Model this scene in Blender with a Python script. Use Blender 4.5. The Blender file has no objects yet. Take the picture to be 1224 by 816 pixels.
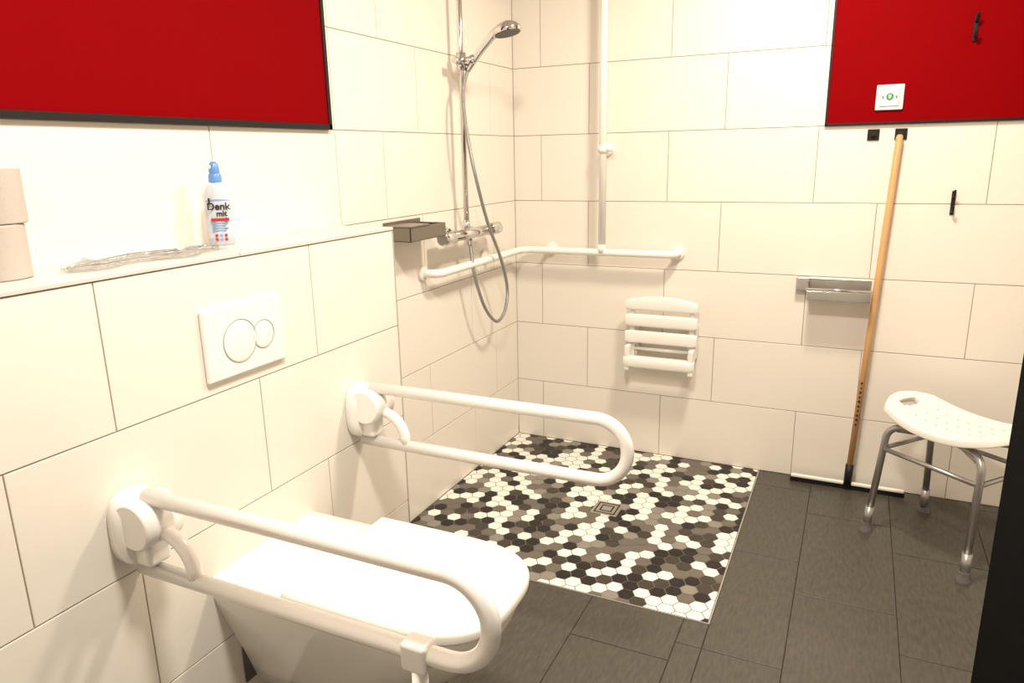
import bpy, bmesh, math, random
from mathutils import Vector, Matrix, Euler, noise
random.seed(7)
scene=bpy.context.scene
COL=bpy.context.collection

# ------------------------------------------------------------ materials
def mat(name,col,rough=.4,metal=0.,coat=0.,var=.03,vscale=12.,bump=0.,bscale=60.,trans=0.,spec=.5,alpha=1.):
    m=bpy.data.materials.new(name);m.use_nodes=True
    nt=m.node_tree;N=nt.nodes;Lk=nt.links;b=N['Principled BSDF']
    b.inputs['Roughness'].default_value=rough;b.inputs['Metallic'].default_value=metal
    b.inputs['Coat Weight'].default_value=coat;b.inputs['Transmission Weight'].default_value=trans
    b.inputs['Specular IOR Level'].default_value=spec;b.inputs['Alpha'].default_value=alpha
    tc=N.new('ShaderNodeTexCoord');nz=N.new('ShaderNodeTexNoise');nz.inputs['Scale'].default_value=vscale
    nz.inputs['Detail'].default_value=4
    Lk.new(tc.outputs['Object'],nz.inputs['Vector'])
    mx=N.new('ShaderNodeMix');mx.data_type='RGBA'
    c=col
    mx.inputs[6].default_value=(c[0]*(1-var),c[1]*(1-var),c[2]*(1-var),1)
    mx.inputs[7].default_value=(min(1,c[0]*(1+var)),min(1,c[1]*(1+var)),min(1,c[2]*(1+var)),1)
    Lk.new(nz.outputs['Fac'],mx.inputs[0]);Lk.new(mx.outputs[2],b.inputs['Base Color'])
    if bump>0:
        n2=N.new('ShaderNodeTexNoise');n2.inputs['Scale'].default_value=bscale
        Lk.new(tc.outputs['Object'],n2.inputs['Vector'])
        bp=N.new('ShaderNodeBump');bp.inputs['Strength'].default_value=bump;bp.inputs['Distance'].default_value=.002
        Lk.new(n2.outputs['Fac'],bp.inputs['Height']);Lk.new(bp.outputs['Normal'],b.inputs['Normal'])
    return m
def stretch_noise(m,scale,strength,dist=.003,freq=4.):
    nt=m.node_tree;N=nt.nodes;Lk=nt.links;b=N['Principled BSDF']
    tc=N.new('ShaderNodeTexCoord');mp=N.new('ShaderNodeMapping');mp.inputs['Scale'].default_value=scale
    Lk.new(tc.outputs['Object'],mp.inputs['Vector'])
    n=N.new('ShaderNodeTexNoise');n.inputs['Scale'].default_value=freq;n.inputs['Detail'].default_value=3
    Lk.new(mp.outputs[0],n.inputs['Vector'])
    bp=N.new('ShaderNodeBump');bp.inputs['Strength'].default_value=strength;bp.inputs['Distance'].default_value=dist
    Lk.new(n.outputs['Fac'],bp.inputs['Height']);Lk.new(bp.outputs['Normal'],b.inputs['Normal'])
    return n

M_tile=mat('wall_tile_white',(.81,.77,.70),.28,var=.012,vscale=3);stretch_noise(M_tile,(1.0,1.0,5),.16,.003,4)
M_grout=mat('wall_grout',(.36,.30,.23),.9,var=.1,vscale=40)
M_ledge=mat('ledge_tile',(.62,.61,.57),.3)
M_floor=mat('floor_tile_anthracite',(.060,.053,.046),.42,var=.25,vscale=25)
def floor_streaks(m):
    nt=m.node_tree;N=nt.nodes;Lk=nt.links;b=N['Principled BSDF']
    n=stretch_noise(m,(9,2.2,1),.15,.001,11);n.inputs['Detail'].default_value=6
    r=N.new('ShaderNodeValToRGB')
    r.color_ramp.elements[0].color=(.044,.041,.032,1);r.color_ramp.elements[0].position=.25
    r.color_ramp.elements[1].color=(.088,.080,.063,1);r.color_ramp.elements[1].position=.78
    Lk.new(n.outputs['Fac'],r.inputs[0]);Lk.new(r.outputs[0],b.inputs['Base Color'])
floor_streaks(M_floor)
M_fgrout=mat('floor_grout',(.020,.018,.016),.9)
M_plaster=mat('ceiling_plaster',(.85,.81,.75),.9,bump=.1)
M_red=mat('red_panel',(.21,.0,.0015),.7,var=.05,vscale=4,spec=.04)
M_black=mat('black_trim',(.010,.009,.009),.45,spec=.3)
M_door=mat('door_black',(.003,.003,.003),.8,spec=.03)
M_white=mat('white_enamel',(.88,.86,.82),.2,coat=.3,var=.01)
M_plastic=mat('white_plastic',(.84,.82,.76),.35,var=.01)
M_ceram=mat('ceramic',(.87,.85,.79),.1,coat=.6,var=.01,vscale=3)
M_chrome=mat('chrome',(.68,.67,.66),.12,1.,var=.02)
M_steel=mat('brushed_steel',(.60,.58,.55),.3,1.,var=.05,vscale=60)
M_alu=mat('anodised_aluminium',(.42,.41,.40),.35,.85,var=.05)
M_rubber=mat('grey_rubber',(.13,.12,.115),.7)
M_hose=mat('hose_metal',(.38,.38,.38),.3,.9)
def ribs(m,s):
    nt=m.node_tree;N=nt.nodes;Lk=nt.links;b=N['Principled BSDF']
    tc=N.new('ShaderNodeTexCoord');w=N.new('ShaderNodeTexWave');w.inputs['Scale'].default_value=s;w.bands_direction='Z'
    Lk.new(tc.outputs['Object'],w.inputs['Vector']);bp=N.new('ShaderNodeBump');bp.inputs['Distance'].default_value=.001
    Lk.new(w.outputs['Fac'],bp.inputs['Height']);Lk.new(bp.outputs['Normal'],b.inputs['Normal'])
ribs(M_hose,60)
M_smoke=mat('smoked_steel',(.22,.195,.165),.3,.7)
M_wood=mat('beech_wood',(.60,.34,.14),.45,var=.15,vscale=9)
stretch_noise(M_wood,(30,30,1),.2,.001,6)
M_ink=mat('ink_black',(.015,.015,.015),.5)
M_blue=mat('cap_blue',(.12,.28,.62),.35)
M_bottle=mat('bottle_white',(.58,.62,.68),.3)
M_lblue=mat('label_blue',(.20,.36,.64),.4)
M_lred=mat('label_red',(.50,.02,.02),.4)
M_paper=mat('tissue_paper',(.50,.445,.39),.95,bump=.4,bscale=120)
M_card=mat('cardboard_core',(.35,.26,.17),.9)
M_green=mat('symbol_green',(.03,.28,.08),.5)
M_clear=mat('clear_plastic',(.30,.29,.28),.15,spec=.8)
M_film=mat('clear_film',(.40,.39,.37),.12,spec=1.,alpha=.5)
HX=[mat('hex_white',(.84,.82,.76),.35),mat('hex_black',(.014,.011,.010),.4,spec=.3),mat('hex_grey',(.135,.12,.10),.4,var=.1,spec=.3),mat('hex_light_grey',(.24,.22,.19),.4,var=.1,spec=.3),mat('hex_dark',(.046,.037,.028),.4,spec=.3)]
M_hgrout=mat('mosaic_grout',(.20,.18,.15),.9)
M_seam=mat('trim_seam_grey',(.42,.40,.37),.6)  # plain grey for edge trims, button outlines, switch recess line and seat holes

# ------------------------------------------------------------ mesh helpers
def obj(name,bm,mats,parent=None,loc=(0,0,0),rot=(0,0,0),smooth=False):
    me=bpy.data.meshes.new(name)
    bmesh.ops.recalc_face_normals(bm,faces=bm.faces)
    bm.to_mesh(me);bm.free()
    for m in (mats if isinstance(mats,(list,tuple)) else [mats]): me.materials.append(m)
    o=bpy.data.objects.new(name,me);COL.objects.link(o)
    o.location=loc;o.rotation_euler=rot
    if smooth:
        for p in me.polygons:p.use_smooth=True
    if parent is not None:o.parent=parent
    return o
def empty(name,loc=(0,0,0),rz=0.):
    e=bpy.data.objects.new(name,None);e.empty_display_size=.1;COL.objects.link(e)
    e.location=loc;e.rotation_euler=(0,0,rz);return e
def box(name,parent,lo,hi,m,bev=.003,seg=3,rot=(0,0,0),smooth=True):
    c=[(a+b)/2 for a,b in zip(lo,hi)];s=[abs(b-a) for a,b in zip(lo,hi)]
    bm=bmesh.new();bmesh.ops.create_cube(bm,size=1)
    for v in bm.verts:v.co=Vector((v.co.x*s[0],v.co.y*s[1],v.co.z*s[2]))
    if bev>0:bmesh.ops.bevel(bm,geom=bm.edges[:],offset=min(bev,min(s)*.49),segments=seg,profile=.5,affect='EDGES')
    o=obj(name,bm,m,parent,c,rot)
    if smooth and bev>0:
        for p in o.data.polygons:p.use_smooth=True
        o.modifiers.new('wn','WEIGHTED_NORMAL')
    return o
def fillet(pts,r,n=8):
    pts=[Vector(p) for p in pts];out=[pts[0]]
    for i in range(1,len(pts)-1):
        a,b,c=pts[i-1],pts[i],pts[i+1]
        rr=r[i-1] if isinstance(r,(list,tuple)) else r
        u=(a-b);w=(c-b);rr=min(rr,u.length*.49 if i>1 else u.length*.98,w.length*.49 if i<len(pts)-2 else w.length*.98)
        u.normalize();w.normalize();ang=u.angle(w)
        if ang>math.pi-.01:out.append(b);continue
        d=rr;R=d*math.tan(ang/2);ctr=b+(u+w).normalized()*(R/math.sin(ang/2))
        p0=b+u*d-ctr;p1=b+w*d-ctr;tot=p0.angle(p1)
        for k in range(n+1):
            t=k/n;s0=math.sin((1-t)*tot)/math.sin(tot);s1=math.sin(t*tot)/math.sin(tot)
            out.append(ctr+p0*s0+p1*s1)
    out.append(pts[-1]);return out
def catmull(P,n=10):
    P=[Vector(p) for p in P];Q=[P[0]*2-P[1]]+P+[P[-1]*2-P[-2]];o=[]
    for i in range(1,len(Q)-2):
        a,b,c,d=Q[i-1:i+3]
        for k in range(n):
            t=k/n;o.append(.5*((2*b)+(c-a)*t+(2*a-5*b+4*c-d)*t*t+(3*b-a-3*c+d)*t**3))
    o.append(P[-1]);return o
def tube(name,parent,pts,r,m,seg=20,rad=None,scale2=1.):
    pts=[Vector(p) for p in pts];bm=bmesh.new();rings=[]
    t0=(pts[1]-pts[0]).normalized()
    n=t0.orthogonal().normalized()
    for i,p in enumerate(pts):
        if i==0:t=t0
        elif i==len(pts)-1:t=(pts[i]-pts[i-1]).normalized()
        else:t=((pts[i]-pts[i-1]).normalized()+(pts[i+1]-pts[i]).normalized()).normalized()
        n=(n-t*n.dot(t)).normalized();b=t.cross(n)
        rr=rad[i] if rad else r
        rings.append([bm.verts.new(p+(n*math.cos(2*math.pi*k/seg)+b*math.sin(2*math.pi*k/seg)*scale2)*rr) for k in range(seg)])
    for a,b in zip(rings,rings[1:]):
        for k in range(seg):bm.faces.new((a[k],a[(k+1)%seg],b[(k+1)%seg],b[k]))
    caps=[bm.faces.new(rings[0][::-1]),bm.faces.new(rings[-1])]
    o=obj(name,bm,m,parent,smooth=True)
    o.data.polygons[len(o.data.polygons)-1].use_smooth=False;o.data.polygons[len(o.data.polygons)-2].use_smooth=False
    return o
def lathe(name,parent,prof,m,loc=(0,0,0),rot=(0,0,0),seg=40):
    bm=bmesh.new();rings=[]
    for r,z in prof:
        rings.append([bm.verts.new((r*math.cos(2*math.pi*k/seg),r*math.sin(2*math.pi*k/seg),z)) for k in range(seg)])
    for a,b in zip(rings,rings[1:]):
        for k in range(seg):bm.faces.new((a[k],a[(k+1)%seg],b[(k+1)%seg],b[k]))
    bm.faces.new(rings[0][::-1]);bm.faces.new(rings[-1])
    o=obj(name,bm,m,parent,loc,rot)
    for p in o.data.polygons:p.use_smooth=len(p.vertices)==4
    md=o.modifiers.new('es','EDGE_SPLIT');md.split_angle=math.radians(40)
    return o
def loft(name,parent,rings,m,cap=True,mats=None,subd=0):
    bm=bmesh.new();R=[[bm.verts.new(p) for p in r] for r in rings];n=len(R[0])
    for a,b in zip(R,R[1:]):
        for k in range(n):bm.faces.new((a[k],a[(k+1)%n],b[(k+1)%n],b[k]))
    if cap:bm.faces.new(R[0][::-1]);bm.faces.new(R[-1])
    o=obj(name,bm,m,parent,smooth=True)
    md=o.modifiers.new('es','EDGE_SPLIT');md.split_angle=math.radians(50)
    return o
# ------------------------------------------------------------ tiling
def tile_quads(bm,mapf,rects,gap=.0015,th=.002,ch=.0012,mi=1):
    for s0,s1,z0,z1 in rects:
        if s1-s0<.006 or z1-z0<.006:continue
        a=[(s0+gap,z0+gap),(s1-gap,z0+gap),(s1-gap,z1-gap),(s0+gap,z1-gap)]
        b=[(s0+gap+ch,z0+gap+ch),(s1-gap-ch,z0+gap+ch),(s1-gap-ch,z1-gap-ch),(s0+gap+ch,z1-gap-ch)]
        va=[bm.verts.new(mapf(s,z,-th)) for s,z in a];vm=[bm.verts.new(mapf(s,z,-ch*.5)) for s,z in a];vb=[bm.verts.new(mapf(s,z,0)) for s,z in b]
        for p,q in ((va,vm),(vm,vb)):
            for k in range(4):
                f=bm.faces.new((p[k],p[(k+1)%4],q[(k+1)%4],q[k]));f.material_index=mi
        f=bm.faces.new(vb);f.material_index=mi
def rows_rects(s0,s1,rows):
    out=[]
    for z0,z1,off,st in rows:
        e=[s0]
        k=math.floor((s0-off)/st)
        while True:
            v=off+k*st;k+=1
            if v>=s1-.004:break
            if v>s0+.004:e.append(v)
        e.append(s1)
        out+=[(a,b,z0,z1) for a,b in zip(e,e[1:])]
    return out
def addbox(bm,lo,hi,mi=0):
    vs=[bm.verts.new((x,y,z)) for x in (lo[0],hi[0]) for y in (lo[1],hi[1]) for z in (lo[2],hi[2])]
    for q in ((0,1,3,2),(4,6,7,5),(0,4,5,1),(2,3,7,6),(0,2,6,4),(1,5,7,3)):
        f=bm.faces.new([vs[i] for i in q]);f.material_index=mi
H=2.6;XR=2.75;YF=-3.75;T=.002;P=.23;YE=-1.382;ZT=1.208
# back wall
bm=bmesh.new();addbox(bm,(0,T,0),(XR,.1,H))
rows=[(i*.3,min((i+1)*.3,H),.14 if i%2==0 else .375,.6) for i in range(9)]
tile_quads(bm,lambda s,z,d:(s,-d,z),rows_rects(0,XR,rows))
obj('wall_back',bm,[M_grout,M_tile])
# left wall
bm=bmesh.new();addbox(bm,(-.1,YF,0),(-T,0,H))
rr=rows_rects(-1.33,0,[(i*.3,min((i+1)*.3,H),-.24 if i%2==1 else -.47,.6) for i in range(9)])
rr+=rows_rects(YF,-1.33,[(i*.3,min((i+1)*.3,H),-1.83 if i%2==0 else -2.05,.6) for i in range(9)])
tile_quads(bm,lambda s,z,d:(d,s,z),rr)
obj('wall_left',bm,[M_grout,M_tile])
# right + front
bm=bmesh.new();addbox(bm,(XR+T,YF,0),(XR+.1,0,H))
tile_quads(bm,lambda s,z,d:(XR-d,s,z),rows_rects(YF,0,[(i*.3,min((i+1)*.3,H),.1*(i%2),.6) for i in range(9)]))
obj('wall_right',bm,[M_grout,M_tile])
bm=bmesh.new();addbox(bm,(0,YF-.1,0),(XR,YF-T,H))
tile_quads(bm,lambda s,z,d:(s,YF+d,z),rows_rects(0,XR,[(i*.3,min((i+1)*.3,H),.1*(i%2),.6) for i in range(9)]))
obj('wall_front',bm,[M_grout,M_tile])
bm=bmesh.new();addbox(bm,(-.1,YF-.1,H),(XR+.1,.1,H+.1));obj('ceiling',bm,M_plaster)
# low wall
bm=bmesh.new();addbox(bm,(0,YF,0),(P-T,YE-T,ZT-.011))
tile_quads(bm,lambda s,z,d:(P+d,s,z),rows_rects(YF,YE,[(0,.3,-1.98,.6),(.3,.6,-1.758,.6),(.6,.9,-1.979,.6),(.9,ZT-.010,-1.763,.6)]))
tile_quads(bm,lambda s,z,d:(s,YE+d,z),[(0,P,i*.3,min((i+1)*.3,ZT-.010)) for i in range(5)])
obj('wall_installation',bm,[M_grout,M_tile])
e=empty('trim_ledge',(0,0,0))
for a,b in [(YF,-3.2),(-3.2,-2.6),(-2.6,-2.0),(-2.0,YE+.002)]:
    box('slab',e,(.0,a+.0008,ZT-.0095),(P+.003,b-.0008,ZT),M_ledge,.0015)
bm=bmesh.new();addbox(bm,(P-.003,YE-.003,0),(P+.0015,YE+.0015,ZT-.012));obj('trim_corner',bm,M_seam)
# floor
MX,MY=1.204,-1.224
bm=bmesh.new();addbox(bm,(-.1,YF-.1,-.1),(XR+.1,.1,-T))
fr=[]
for c in range(-4,7):
    x0=1.13+.3*c;x1=x0+.3
    off={0:-.75,1:-.95,2:-.55,-1:-1.44}.get(c,-.15-.37*c)
    for j in range(-8,9):
        y0=off+.6*j;y1=y0+.6
        for (a0,a1,b0,b1) in ((MX+.003,XR,YF,0),(P,MX+.003,YF,MY-.003)):
            A0=max(x0,a0);A1=min(x1,a1);B0=max(y0,b0);B1=min(y1,b1)
            if A1-A0>.006 and B1-B0>.006:fr.append((A0,A1,B0,B1))
tile_quads(bm,lambda s,z,d:(s,z,d),fr,gap=.0014)
obj('floor',bm,[M_fgrout,M_floor])
# hex mosaic
def clip(poly,ax,c,keepgt):
    o=[]
    for i in range(len(poly)):
        a=poly[i];b=poly[(i+1)%len(poly)]
        ia=(a[ax]>c)==keepgt;ib=(b[ax]>c)==keepgt
        if ia:o.append(a)
        if ia!=ib:
            t=(c-a[ax])/(b[ax]-a[ax]);o.append((a[0]+(b[0]-a[0])*t,a[1]+(b[1]-a[1])*t))
    return o
bm=bmesh.new();addbox(bm,(0,MY,-.002),(MX,0,-.0006))
for f in bm.faces:f.material_index=5
pitch=.0535;Rr=pitch/math.sqrt(3);Ri=(pitch-.003)/math.sqrt(3)
nc=int(MX/(1.5*Rr))+2
for c in range(-1,nc):
    for j in range(-1,int(-MY/pitch)+2):
        cx=c*1.5*Rr;cy=-(j+.5*(c%2))*pitch
        poly=[(cx+Ri*math.cos(math.pi/3*k),cy+Ri*math.sin(math.pi/3*k)) for k in range(6)]
        for ax,cc,g in ((0,.003,True),(0,MX-.003,False),(1,-.003,False),(1,MY+.003,True)):
            if len(poly)>2:poly=clip(poly,ax,cc,g)
        if len(poly)<3:continue
        ar=abs(sum(poly[i][0]*poly[(i+1)%len(poly)][1]-poly[(i+1)%len(poly)][0]*poly[i][1] for i in range(len(poly))))/2
        if ar<1e-5:continue
        mi=random.choices([0,1,2,3,4],[.34,.20,.20,.12,.14])[0]
        f=bm.faces.new([bm.verts.new((x,y,.0008)) for x,y in poly]);f.material_index=mi
obj('floor_mosaic',bm,HX+[M_hgrout])
bm=bmesh.new();addbox(bm,(MX,MY-.003,-.002),(MX+.003,0,.0015));addbox(bm,(0,MY-.003,-.002),(MX,MY,.0015));obj('trim_mosaic',bm,M_seam)
# drain
e=empty('floor_drain',(.685,-.63,.0))
box('frame',e,(-.055,-.055,0.0006),(.055,.055,.003),M_steel,.001)
for i in range(2):
    s=.044-.018*i;t=.006
    for (a,b) in (((-s,-s),(s,-s+t)),((-s,s-t),(s,s)),((-s,-s),(-s+t,s)),((s-t,-s),(s,s))):
        box('slot',e,(a[0],a[1],.003),(b[0],b[1],.0036),M_ink,0)

# ------------------------------------------------------------ red panels with black trims
e=empty('red_wall_panel',(0,0,0))
box('panel',e,(1.368,-.012,1.508),(XR-.002,-.0002,H-.01),M_red,.001)
box('edge_bottom',e,(1.36,-.014,1.5),(XR-.002,-.0002,1.508),M_black,.001)
box('edge_side',e,(1.36,-.014,1.5),(1.368,-.0002,H-.01),M_black,.001)
e=empty('red_wall_panel',(0,0,0))
box('panel',e,(.0002,YF+.01,1.515),(.012,-1.372,H-.01),M_red,.001)
box('edge_bottom',e,(.0002,YF+.01,1.5),(.016,-1.358,1.515),M_black,.001)
box('edge_side',e,(.0002,-1.372,1.5),(.016,-1.358,H-.01),M_black,.001)

# ------------------------------------------------------------ L grab bar with riser
e=empty('corner_grab_bar',(0,0,0))
z=.975
tube('horizontal_rail',e,fillet([(.002,-.865,z),(.07,-.865,z),(.07,-.07,z),(.80,-.07,z),(.80,-.002,z)],[.045,.06,.045],10),.0165,M_white)
tube('vertical_rail',e,[(.465,-.07,z),(.465,-.07,2.40)],.0165,M_white)
for nm,l,r in (('flange_left',(0,-.865,z),(0,math.pi/2,0)),('flange_corner',(0,-.35,z),(0,math.pi/2,0)),('flange_back',(.19,0,z),(math.pi/2,0,0)),('flange_right',(.80,0,z),(math.pi/2,0,0)),('flange_mid',(.465,0,1.43),(math.pi/2,0,0)),('flange_top',(.465,0,2.38),(math.pi/2,0,0))):
    lathe(nm,e,[(.0295,.0005),(.030,.006),(.027,.012),(.02,.014),(.018,.016)],M_white,l,r)
tube('bracket_corner',e,[(.005,-.35,z),(.07,-.35,z)],.011,M_white)
tube('bracket_back',e,[(.19,-.005,z),(.19,-.07,z)],.011,M_white)
tube('bracket_mid',e,[(.465,-.005,1.43),(.465,-.07,1.43)],.012,M_white)
tube('bracket_top',e,[(.465,-.005,2.38),(.465,-.07,2.38)],.012,M_white)
tube('clamp_mid',e,[(.465,-.07,1.415),(.465,-.07,1.445)],.022,M_white)
tube('clamp_knob',e,[(.48,-.07,1.43),(.515,-.07,1.43)],.011,M_white)
tube('tee',e,[(.465,-.07,z-.0),(.465,-.07,z+.035)],.020,M_white)

# ------------------------------------------------------------ folding shower seat
e=empty('folding_shower_seat',(.75,0,0))
def slat(name,z0,z1,y0,y1,arch=0.,w=.163):
    n=16;rings=[]
    for i in range(n+1):
        t=-1+2*i/n;x=t*w
        zt=z1+arch*(1-t*t);pr=[]
        ends=.7 if i in(0,n) else 1
        zc=(z0+zt)/2;hh=(zt-z0)/2*(.86 if i in(0,n) else 1);yc=(y0+y1)/2;hy=(y1-y0)/2*ends
        for k in range(16):
            a=2*math.pi*k/16;c,s=math.cos(a),math.sin(a)
            px=abs(c)**.45*(1 if c>0 else -1);pz=abs(s)**.45*(1 if s>0 else -1)
            pr.append((x,yc+px*hy,zc+pz*hh))
        rings.append(pr)
    return loft(name,e,rings,M_white)
slat('slat_top',.720,.765,-.085,-.06,.022)
slat('slat_2',.645,.702,-.088,-.062)
slat('slat_3',.568,.625,-.090,-.064)
slat('slat_front',.458,.510,-.125,-.075,0,.160)
for s in (-1,1):
    box('side_arm',e,(s*.135-.011,-.064,.46),(s*.135+.011,-.048,.76),M_white,.004)
    box('wall_bracket',e,(s*.135-.02,-.05,.50),(s*.135+.02,0,.66),M_white,.006)
    box('foot',e,(s*.145-.012,-.118,.439),(s*.145+.012,-.06,.560),M_white,.008)
tube('hinge_rod',e,[(-.15,-.055,.535),(.15,-.055,.535)],.008,M_white)

# ------------------------------------------------------------ chrome shelf on back wall
e=empty('shower_shelf',(1.30,0,.85))
box('wall_block',e,(0,-.03,-.012),(.055,0,.05),M_chrome,.006)
box('tray_base',e,(.05,-.11,-.028),(.285,-.003,-.022),M_chrome,.002)
box('tray_back',e,(.05,-.008,-.028),(.285,-.002,.045),M_steel,.002)
box('tray_front',e,(.05,-.112,-.030),(.285,-.106,.008),M_chrome,.002)
box('tray_side',e,(.05,-.11,-.028),(.054,-.003,.012),M_chrome,.001)
box('tray_side_far',e,(.281,-.11,-.028),(.285,-.003,.012),M_chrome,.001)
tube('front_rail',e,[(.045,-.112,.016),(.29,-.112,.016)],.004,M_chrome)

# ------------------------------------------------------------ squeegee
e=empty('floor_squeegee',(1.57,-.055,0))
a=Vector((0,-.01,.045));b=Vector((.058,.03,1.46))
tube('handle',e,[a,a.lerp(b,.5),b.lerp(a,.006),b],.0125,M_wood,rad=[.0125,.0125,.0125,.008])
tube('socket',e,[a-Vector((0,0,.02)),a.lerp(b,.05)],.016,M_black)
box('bar',e,(-.225,-.012,.022),(.215,.006,.034),M_plastic,.003)
box('rubber_blade',e,(-.228,-.006,.0005),(.218,.001,.024),M_black,.001)
random.seed(5)
for i in range(10):
    t=.18+.014*i;c=a.lerp(b,t);w_=.003+.002*random.random()
    box('lettering',e,(c.x-w_-.001,c.y-.0132,c.z-.005),(c.x+w_-.002,c.y-.0112,c.z+.003+.002*(i%2)),M_ink,0,rot=(0,.35*random.uniform(-1,1),0))
# hook squares
for x in (1.537,1.632):
    e=empty('square_wall_hook',(x,0,1.462))
    box('plate',e,(-.021,-.006,-.021),(.021,0,.021),M_black,.002)
    box('peg',e,(-.008,-.02,-.006),(.008,-.005,.006),M_black,.003)
def hook(x,z,y0):
    e=empty('coat_hook',(x,y0,z))
    box('plate',e,(-.007,-.005,-.045),(.007,0,.045),M_black,.002)
    tube('hook',e,catmull([(0,-.004,.02),(0,-.022,.028),(0,-.034,.048)]),.0045,M_black,seg=10)
    tube('lower_hook',e,catmull([(0,-.004,-.02),(0,-.02,-.032),(0,-.032,-.022),(0,-.036,-.008)]),.0045,M_black,seg=10)
hook(1.832,1.205,0);hook(1.832,1.82,-.012)
# call switch
e=empty('call_switch',(1.58,-.012,1.597))
box('frame',e,(-.047,-.010,-.046),(.047,0,.046),M_plastic,.004)
box('recess_line',e,(-.034,-.0106,-.034),(.034,-.009,.034),M_seam,.0005)
box('rocker',e,(-.032,-.014,-.032),(.032,-.009,.032),M_plastic,.002)
lathe('symbol',e,[(.013,0),(.013,.0012),(.010,.0013)],M_green,(0,-.014,.002),(math.pi/2,0,0))
box('symbol_arrow',e,(-.004,-.0162,-.004),(.004,-.0150,.009),M_plastic,.0005)
for s in(-1,1):box('mark',e,(s*.023-.002,-.0148,-.005),(s*.023+.002,-.0138,.005),M_ink,0)

# ------------------------------------------------------------ shower set
e=empty('shower_set',(0,0,0))
yr=-.605
tube('riser_rail',e,[(.062,yr,1.12),(.062,yr,2.42)],.0105,M_chrome)
tube('mixer_body',e,[(.075,-.80,1.105),(.075,-.37,1.105)],.0215,M_chrome,seg=28)
for y0,y1 in ((-.83,-.745),(-.425,-.345)):
    tube('knob',e,[(.075,y0,1.105),(.075,y0+.006,1.105),(.075,y1-.006,1.105),(.075,y1,1.105)],.026,M_chrome,seg=28,rad=[.022,.027,.027,.024])
for y in (-.68,-.50):
    lathe('wall_rosette',e,[(.033,0),(.033,.006),(.02,.014),(.016,.05)],M_chrome,(0,y,1.105),(0,math.pi/2,0))
    tube('inlet',e,[(.01,y,1.105),(.07,y,1.105)],.014,M_chrome)
tube('lever',e,[(.075,-.80,1.125),(.10,-.81,1.14)],.006,M_chrome)
tube('outlet',e,[(.075,yr,1.12),(.075,yr,1.06)],.011,M_chrome)
tube('rail_foot',e,[(.062,yr,1.11),(.062,yr,1.16)],.014,M_chrome)
lathe('rail_top_flange',e,[(.025,0),(.025,.008),(.010,.012),(.010,.062)],M_chrome,(0,yr,2.38),(0,math.pi/2,0))
tube('slider',e,[(.062,yr,1.735),(.062,yr,1.80)],.019,M_chrome)
tube('slider_knob',e,[(.062,yr-.055,1.768),(.062,yr,1.768)],.013,M_chrome)
tube('holder_cone',e,[(.075,yr,1.765),(.115,yr+.01,1.775)],.017,M_chrome,rad=[.014,.020])
hp=catmull([(.085,yr+.01,1.735),(.125,yr+.008,1.782),(.17,yr+.004,1.825),(.215,yr,1.862),(.25,yr,1.875)],8)
tube('hand_shower_handle',e,hp,.012,M_chrome,rad=[.011+.008*(i/len(hp)) for i in range(len(hp))])
lathe('hand_shower_head',e,[(.018,.034),(.038,.026),(.053,.012),(.056,.0),(.053,-.008)],M_chrome,(.262,yr,1.862),(0,math.radians(-12),0))
lathe('spray_face',e,[(.049,0),(.048,-.003)],M_rubber,(.2637,yr,1.854),(0,math.radians(-12),0))
hose=catmull([(.085,yr+.01,1.737),(.085,yr-.035,1.66),(.095,yr-.045,1.55),(.11,-.625,1.38),(.115,-.53,1.16),(.115,-.40,.97),(.11,-.335,.83),(.105,-.355,.735),(.10,-.43,.70),(.09,-.52,.78),(.08,-.585,.93),(.075,yr,1.065)],12)
tube('hose',e,hose,.0072,M_hose,seg=12)

# soap tray left wall
e=empty('soap_tray',(0,-.985,1.155))
box('base',e,(.001,-.12,-.03),(.115,.12,-.025),M_smoke,.002)
box('front',e,(.109,-.12,-.03),(.115,.12,.02),M_smoke,.002)
box('back',e,(.0005,-.12,-.03),(.005,.12,.035),M_smoke,.002)
box('side_near',e,(.001,-.12,-.03),(.115,-.115,.02),M_smoke,.002)
box('side_far',e,(.001,.115,-.03),(.115,.12,.02),M_smoke,.002)
box('glass_top',e,(.001,-.125,.020),(.12,.0,.026),M_smoke,.002)

# ------------------------------------------------------------ flush plate
e=empty('flush_plate',(P,-2.015,1.013))
box('plate',e,(0,-.123,-.083),(.012,.123,.083),M_white,.005)
def ring(nm,y,z,r):
    pts=[(0.0125,y+r*math.cos(t*math.pi/24),z+r*math.sin(t*math.pi/24)) for t in range(49)]
    tube(nm,e,pts,.0014,M_seam,seg=8)
    lathe(nm+'_face',e,[(r-.002,.0),(r-.002,.0010),(r-.006,.0018),(.003,.0014)],M_white,(.0118,y,z),(0,math.pi/2,0),seg=48)
ring('button_large',-.022,-.004,.050)
ring('button_small',.052,-.004,.034)

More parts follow.
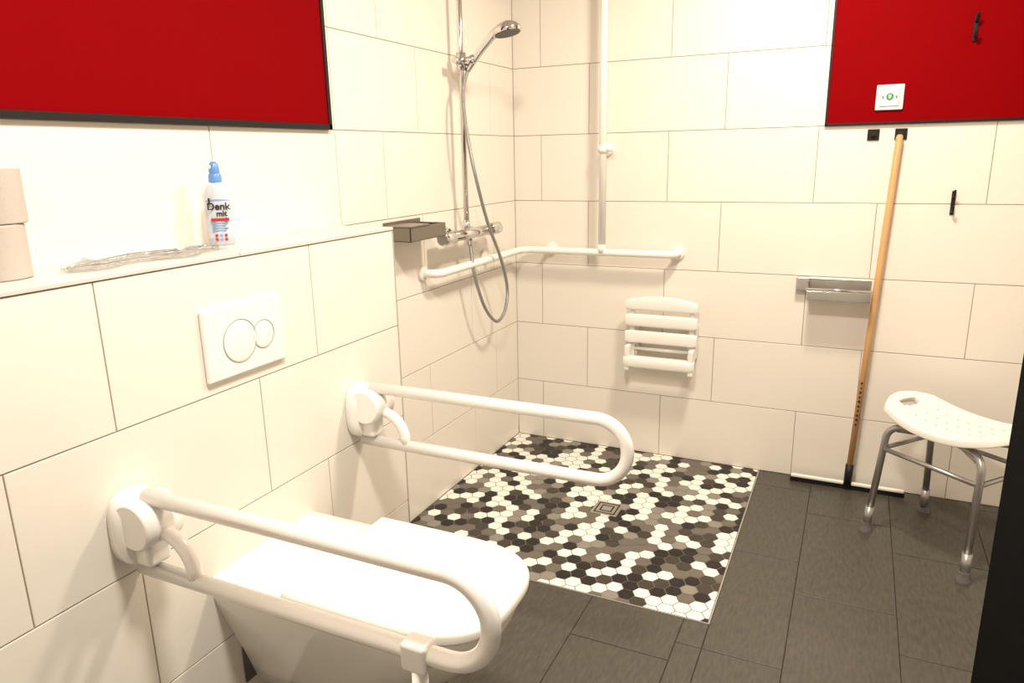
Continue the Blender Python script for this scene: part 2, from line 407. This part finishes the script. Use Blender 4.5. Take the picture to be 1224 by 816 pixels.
# ------------------------------------------------------------ drop-down rails
def droprail(y,leg):
    e=empty('drop_down_grab_rail',(P,y,.70))
    rings=[]
    for x,s in ((0,.93),(.004,1),(.030,1),(.040,.92)):
        rings.append([(x,(.052*s)*abs(math.cos(a))**.7*(1 if math.cos(a)>0 else -1),(.078*s)*abs(math.sin(a))**.7*(1 if math.sin(a)>0 else -1)+.004) for a in [2*math.pi*k/40 for k in range(40)]])
    loft('wall_plate',e,rings,M_white)
    tube('hinge_drum',e,[(.058,-.045,.025),(.058,-.040,.025),(.058,.040,.025),(.058,.045,.025)],.05,M_white,seg=36,rad=[.045,.05,.05,.045])
    box('hinge_block',e,(.02,-.028,-.07),(.078,.028,.03),M_white,.012)
    tube('loop',e,fillet([(.06,0,.075),(.818,0,.075),(.818,0,-.088),(.02,0,-.088)],[.08,.08],12),.0165,M_white,seg=24)
    tube('link',e,fillet([(.07,0,.005),(.155,0,.005),(.170,0,-.085)],[.065],10),.0145,M_white)
    if leg:
        box('leg_clip',e,(.655,-.022,-.118),(.705,.022,-.064),M_white,.008)
        tube('support_leg',e,[(.68,0,-.10),(.68,0,-.685)],.014,M_white)
        tube('leg_foot',e,[(.68,0,-.699),(.68,0,-.66)],.02,M_rubber)
droprail(-1.62,False);droprail(-2.365,True)

# ------------------------------------------------------------ toilet
e=empty('wall_hung_toilet',(P,-2.015,0))
def outline(L0,L1,w,z,n=64,ex=2.9,frontr=.24,wr=None):
    pts=[];wr=wr or w
    xc=L1-frontr
    m=n-16
    for k in range(m+1):
        a=-math.pi/2+math.pi*k/m
        c,s=max(0,math.cos(a)),math.sin(a)
        pts.append((xc+frontr*abs(c)**(2/ex),w*abs(s)**(2/ex)*(1 if s>0 else -1),z))
    for k in range(1,8):
        t=k/8;pts.append((xc+(L0-xc)*t,w+(wr-w)*t,z))
    for k in range(8):
        t=k/7;
        pts.append((L0,wr*(1-2*t),z))
    for k in range(1,8):
        t=k/8;pts.append((L0+(xc-L0)*t,-(wr+(w-wr)*t),z))
    return pts
B=[(0.0,.30,.060,.125),(0,.37,.082,.138),(0,.44,.098,.19),(0,.52,.118,.25),(0,.60,.142,.32),(0,.65,.166,.385),(0,.672,.180,.43),(0,.670,.181,.444),(0,.66,.176,.447)]
loft('bowl',e,[outline(a,b,w,z,frontr=.22 if b>.45 else .16,ex=2.4) for a,b,w,z in B],M_ceram)
loft('seat',e,[outline(.225,b,w,z) for b,w,z in ((.672,.181,.450),(.680,.186,.453),(.680,.186,.466),(.676,.183,.469))],M_plastic)
loft('lid',e,[outline(.22+i,b,w,z,frontr=fr_) for i,b,w,z,fr_ in ((0,.680,.187,.4725,.24),(0,.694,.192,.478,.24),(0,.695,.192,.492,.24),(.001,.690,.189,.500,.24),(.006,.674,.178,.5045,.235),(.04,.60,.13,.5065,.18),(.08,.52,.07,.507,.10))],M_plastic)
loft('deck',e,[outline(.0,.30,w,z,frontr=.08,ex=4) for w,z in ((.178,.440),(.178,.474),(.172,.480))],M_ceram)
box('wall_gasket',e,(0,-.12,.15),(.004,.12,.44),M_rubber,.001)

# ------------------------------------------------------------ shower stool
e=empty('shower_stool',(1.895,-.405,0),math.radians(-39.6))
L,W=.225,.158
def seatz(x,y):return .462+.055*(abs(x)/L)**2.2-.006*math.cos(y/W*math.pi/2)
bm=bmesh.new()
G=60;grid={}
def P2(u,v):
    x=u*math.sqrt(1-v*v/2.6);y=v*math.sqrt(1-u*u/2.6)
    return x*L*(1+.06*abs(u)) ,y*W*(1-.05*math.cos(u*math.pi/2))*(1.05)
for i in range(G+1):
    for j in range(G//2+1):
        u=-1+2*i/G;v=-1+2*j/(G//2)
        x,y=P2(u,v);grid[i,j]=bm.verts.new((x,y,seatz(x,y)))
for i in range(G):
    for j in range(G//2):
        u=-1+2*(i+.5)/G;v=-1+2*(j+.5)/(G//2);x,y=P2(u,v)
        if (abs(abs(x)-.188)/.014)**4+(abs(y)/.048)**4<1:continue
        bm.faces.new((grid[i,j],grid[i+1,j],grid[i+1,j+1],grid[i,j+1]))
for v in [v for v in bm.verts if not v.link_faces]:bm.verts.remove(v)
seat=obj('seat',bm,M_plastic,e,smooth=True)
md=seat.modifiers.new('s','SOLIDIFY');md.thickness=.026;md.offset=-1
md=seat.modifiers.new('b','BEVEL');md.width=.006;md.segments=3;md.limit_method='ANGLE';md.angle_limit=math.radians(50)
for i in range(7):
    for j in range(3):
        x=-.12+.04*i;y=(-1+j)*.06
        lathe('drain_hole',e,[(.0045,.0),(.0045,.0012)],M_seam,(x,y,seatz(x,y)-.0003),seg=14)
for sx in(-1,1):
    for sy in(-1,1):
        tube('leg',e,fillet([(sx*.03,sy*.06,.423),(sx*.175,sy*.125,.426),(sx*.192,sy*.165,.01)],[.05],8),.0125,M_alu)
        tube('leg_sleeve',e,[(sx*.1885,sy*.157,.10),(sx*.1915,sy*.164,.018)],.0155,M_alu)
        lathe('leg_foot',e,[(.024,0),(.024,.006),(.018,.016),(.017,.035)],M_rubber,(sx*.192,sy*.166,.0),seg=24)
for sy in(-1,1):tube('long_brace',e,[(-.18,sy*.137,.335),(.18,sy*.137,.335)],.0085,M_alu)
for sx in(-1,1):
    tube('short_brace',e,[(sx*.181,-.137,.335),(sx*.181,.137,.335)],.0085,M_alu)
tube('cross_brace',e,[(-.15,-.11,.412),(.15,.11,.412)],.009,M_alu)
tube('cross_brace',e,[(-.15,.11,.402),(.15,-.11,.402)],.009,M_alu)

# ------------------------------------------------------------ ledge things
for z,yy,xx in ((ZT+.0003,-2.440,.082),(ZT+.1003,-2.430,.080)):
    e=empty('toilet_paper_roll',(xx,yy,z))
    bm=bmesh.new();seg=48
    pr=[(.021,0),(.052,0),(.0545,.002),(.0545,.097),(.052,.099),(.021,.099)]
    R=[[bm.verts.new((r*math.cos(2*math.pi*k/seg),r*math.sin(2*math.pi*k/seg),zz)) for k in range(seg)] for r,zz in pr]
    for a,b in zip(R,R[1:]+R[:1]):
        for k in range(seg):
            f=bm.faces.new((a[k],a[(k+1)%seg],b[(k+1)%seg],b[k]));f.smooth=True
            if a is R[-1]:f.material_index=1
    o=obj('roll',bm,[M_paper,M_card],e);md=o.modifiers.new('es','EDGE_SPLIT');md.split_angle=.6
e=empty('spray_bottle',(.068,-1.893,ZT+.0003),math.radians(-43))
def el(rx,ry,z,n=36):return [(rx*math.cos(2*math.pi*k/n),ry*math.sin(2*math.pi*k/n),z) for k in range(n)]
loft('body',e,[el(.020,.028,0),el(.023,.0315,.004),el(.023,.0315,.09),el(.0215,.029,.118),el(.0195,.025,.138),el(.015,.017,.152),el(.012,.012,.156)],M_bottle)
loft('label',e,[el(.0233,.0318,.018),el(.0233,.0318,.088)],M_bottle)
loft('label_top',e,[el(.0222,.0300,.108),el(.0208,.0276,.124)],M_lblue,cap=False)
lathe('collar',e,[(.013,.150),(.0155,.152),(.0155,.170),(.013,.174)],M_blue,seg=28)
loft('spray_head',e,[el(.014,.012,.172),el(.015,.013,.180),el(.014,.011,.196),el(.007,.006,.203)],M_blue)
tube('nozzle',e,[(0,-.004,.190),(.012,-.013,.190)],.005,M_plastic,seg=14)
def txt(s,size,y,z,m,x=.0246):
    c=bpy.data.curves.new('label_text','FONT');c.body=s;c.size=size;c.align_x='CENTER';c.extrude=.0003;c.offset=.0005
    o=bpy.data.objects.new('label_text',c);COL.objects.link(o)
    dg=bpy.context.evaluated_depsgraph_get();dg.update()
    me=bpy.data.meshes.new_from_object(o.evaluated_get(dg));bpy.data.objects.remove(o)
    me.materials.clear();me.materials.append(m)
    o=bpy.data.objects.new('label_text',me);COL.objects.link(o);o.parent=e
    o.location=(x,y,z);o.rotation_euler=(math.pi/2,0,math.pi/2)
txt('Denk',.024,0,.088,M_ink);txt('mit',.019,.006,.072,M_ink)
box('label_red',e,(.020,-.020,.060),(.0246,.022,.067),M_lred,0)
for i,z in enumerate((.054,.048,.042,.036)):box('label_line',e,(.020,-.018,z),(.0242,.018-.005*(i%2),z+.0022),M_lblue,0)
for i,z in enumerate((.012,.022)):
    for j in(-1,0,1):box('label_icon',e,(.020,j*.011-.003,z),(.0243,j*.011+.003,z+.006),M_lred if j else M_lblue,0)
box('label_mark',e,(.016,-.022,.100),(.0226,-.018,.116),M_ink,0)
# crumpled clear plastic packaging lying on the ledge
e=empty('clear_plastic_packaging',(.12,-2.15,ZT))
bm=bmesh.new();nx,ny=16,60;g={}
for i in range(nx+1):
    for j in range(ny+1):
        u=-1+2*i/nx;v=-1+2*j/ny
        w_=.055*(1-.45*abs(v)**2+.25*math.sin(v*7));ll=.20
        n1=noise.noise(Vector((u*1.7,v*7,3.1)));n2=noise.noise(Vector((u*5,v*18,8.)))
        g[i,j]=bm.verts.new((u*w_+.012*math.sin(v*5),v*ll+.006*n2,.003+.013*(abs(n1)*1.4+.45*abs(n2))*(1.2-abs(u)*.6)))
for i in range(nx):
    for j in range(ny):bm.faces.new((g[i,j],g[i+1,j],g[i+1,j+1],g[i,j+1]))
obj('film',bm,M_film,e)
def gl(cx,cy,ax,ay):
    tube('rim',e,[(cx+ax*math.cos(a),cy+ay*math.sin(a),.009) for a in [k*math.pi/16 for k in range(33)]],.0018,M_clear,seg=8)
gl(.01,.14,.030,.04);gl(0,.045,.026,.035)
tube('rim_arm',e,catmull([(-.03,.10,.009),(-.04,0,.012),(-.02,-.10,.010),(.01,-.19,.005)],8),.0016,M_clear,seg=8)
tube('rim_arm_2',e,catmull([(.035,.06,.009),(.045,-.03,.013),(.03,-.12,.010),(-.01,-.18,.005)],8),.0016,M_clear,seg=8)

# ------------------------------------------------------------ open door leaf
e=empty('door_1',(1.690,0,0))
box('leaf',e,(0,-3.18,.008),(.042,-2.29,2.1),M_door,.003)
box('edge_strip',e,(.008,-2.291,.02),(.034,-2.286,2.09),M_door,.001)
for z in (.3,1.8):tube('hinge',e,[(.045,-3.185,z),(.045,-3.185,z+.1)],.008,M_steel)

# ------------------------------------------------------------ ceiling lamps
def lamp(x,y,watt,size,col):
    e=empty('ceiling_lamp',(x,y,H))
    lathe('housing',e,[(.17,-.0),(.17,-.04),(.165,-.045)],M_white,(0,0,0))
    ld=bpy.data.lights.new('lamp_light','AREA');ld.shape='DISK';ld.size=size;ld.energy=watt;ld.color=col
    lo=bpy.data.objects.new('lamp_light',ld);COL.objects.link(lo);lo.parent=e;lo.location=(0,0,-.05)
lamp(1.12,-2.40,39,.28,(1,.915,.80))
lamp(1.35,-.95,34,.28,(1,.86,.68))
w=bpy.data.worlds.new('world');scene.world=w;w.use_nodes=True
w.node_tree.nodes['Background'].inputs[0].default_value=(1,.9,.8,1);w.node_tree.nodes['Background'].inputs[1].default_value=.3

# ------------------------------------------------------------ camera
y,p,r,f=.4441,-.2507,-.02,865.98
F=Vector((-math.sin(y)*math.cos(p),math.cos(y)*math.cos(p),math.sin(p)))
rt=Vector((math.cos(y),math.sin(y),0));up=rt.cross(F)
R2=rt*math.cos(r)+up*math.sin(r);U2=-rt*math.sin(r)+up*math.cos(r)
cd=bpy.data.cameras.new('camera');cam=bpy.data.objects.new('camera',cd);COL.objects.link(cam)
M=Matrix((R2,U2,-F)).transposed().to_4x4();M.translation=Vector((1.5091,-3.2370,1.4103))
cam.matrix_world=M;cd.sensor_fit='HORIZONTAL';cd.sensor_width=36;cd.lens=f/1224*36;cd.clip_start=.02
scene.camera=cam
scene.view_settings.view_transform='Standard';scene.view_settings.exposure=.40
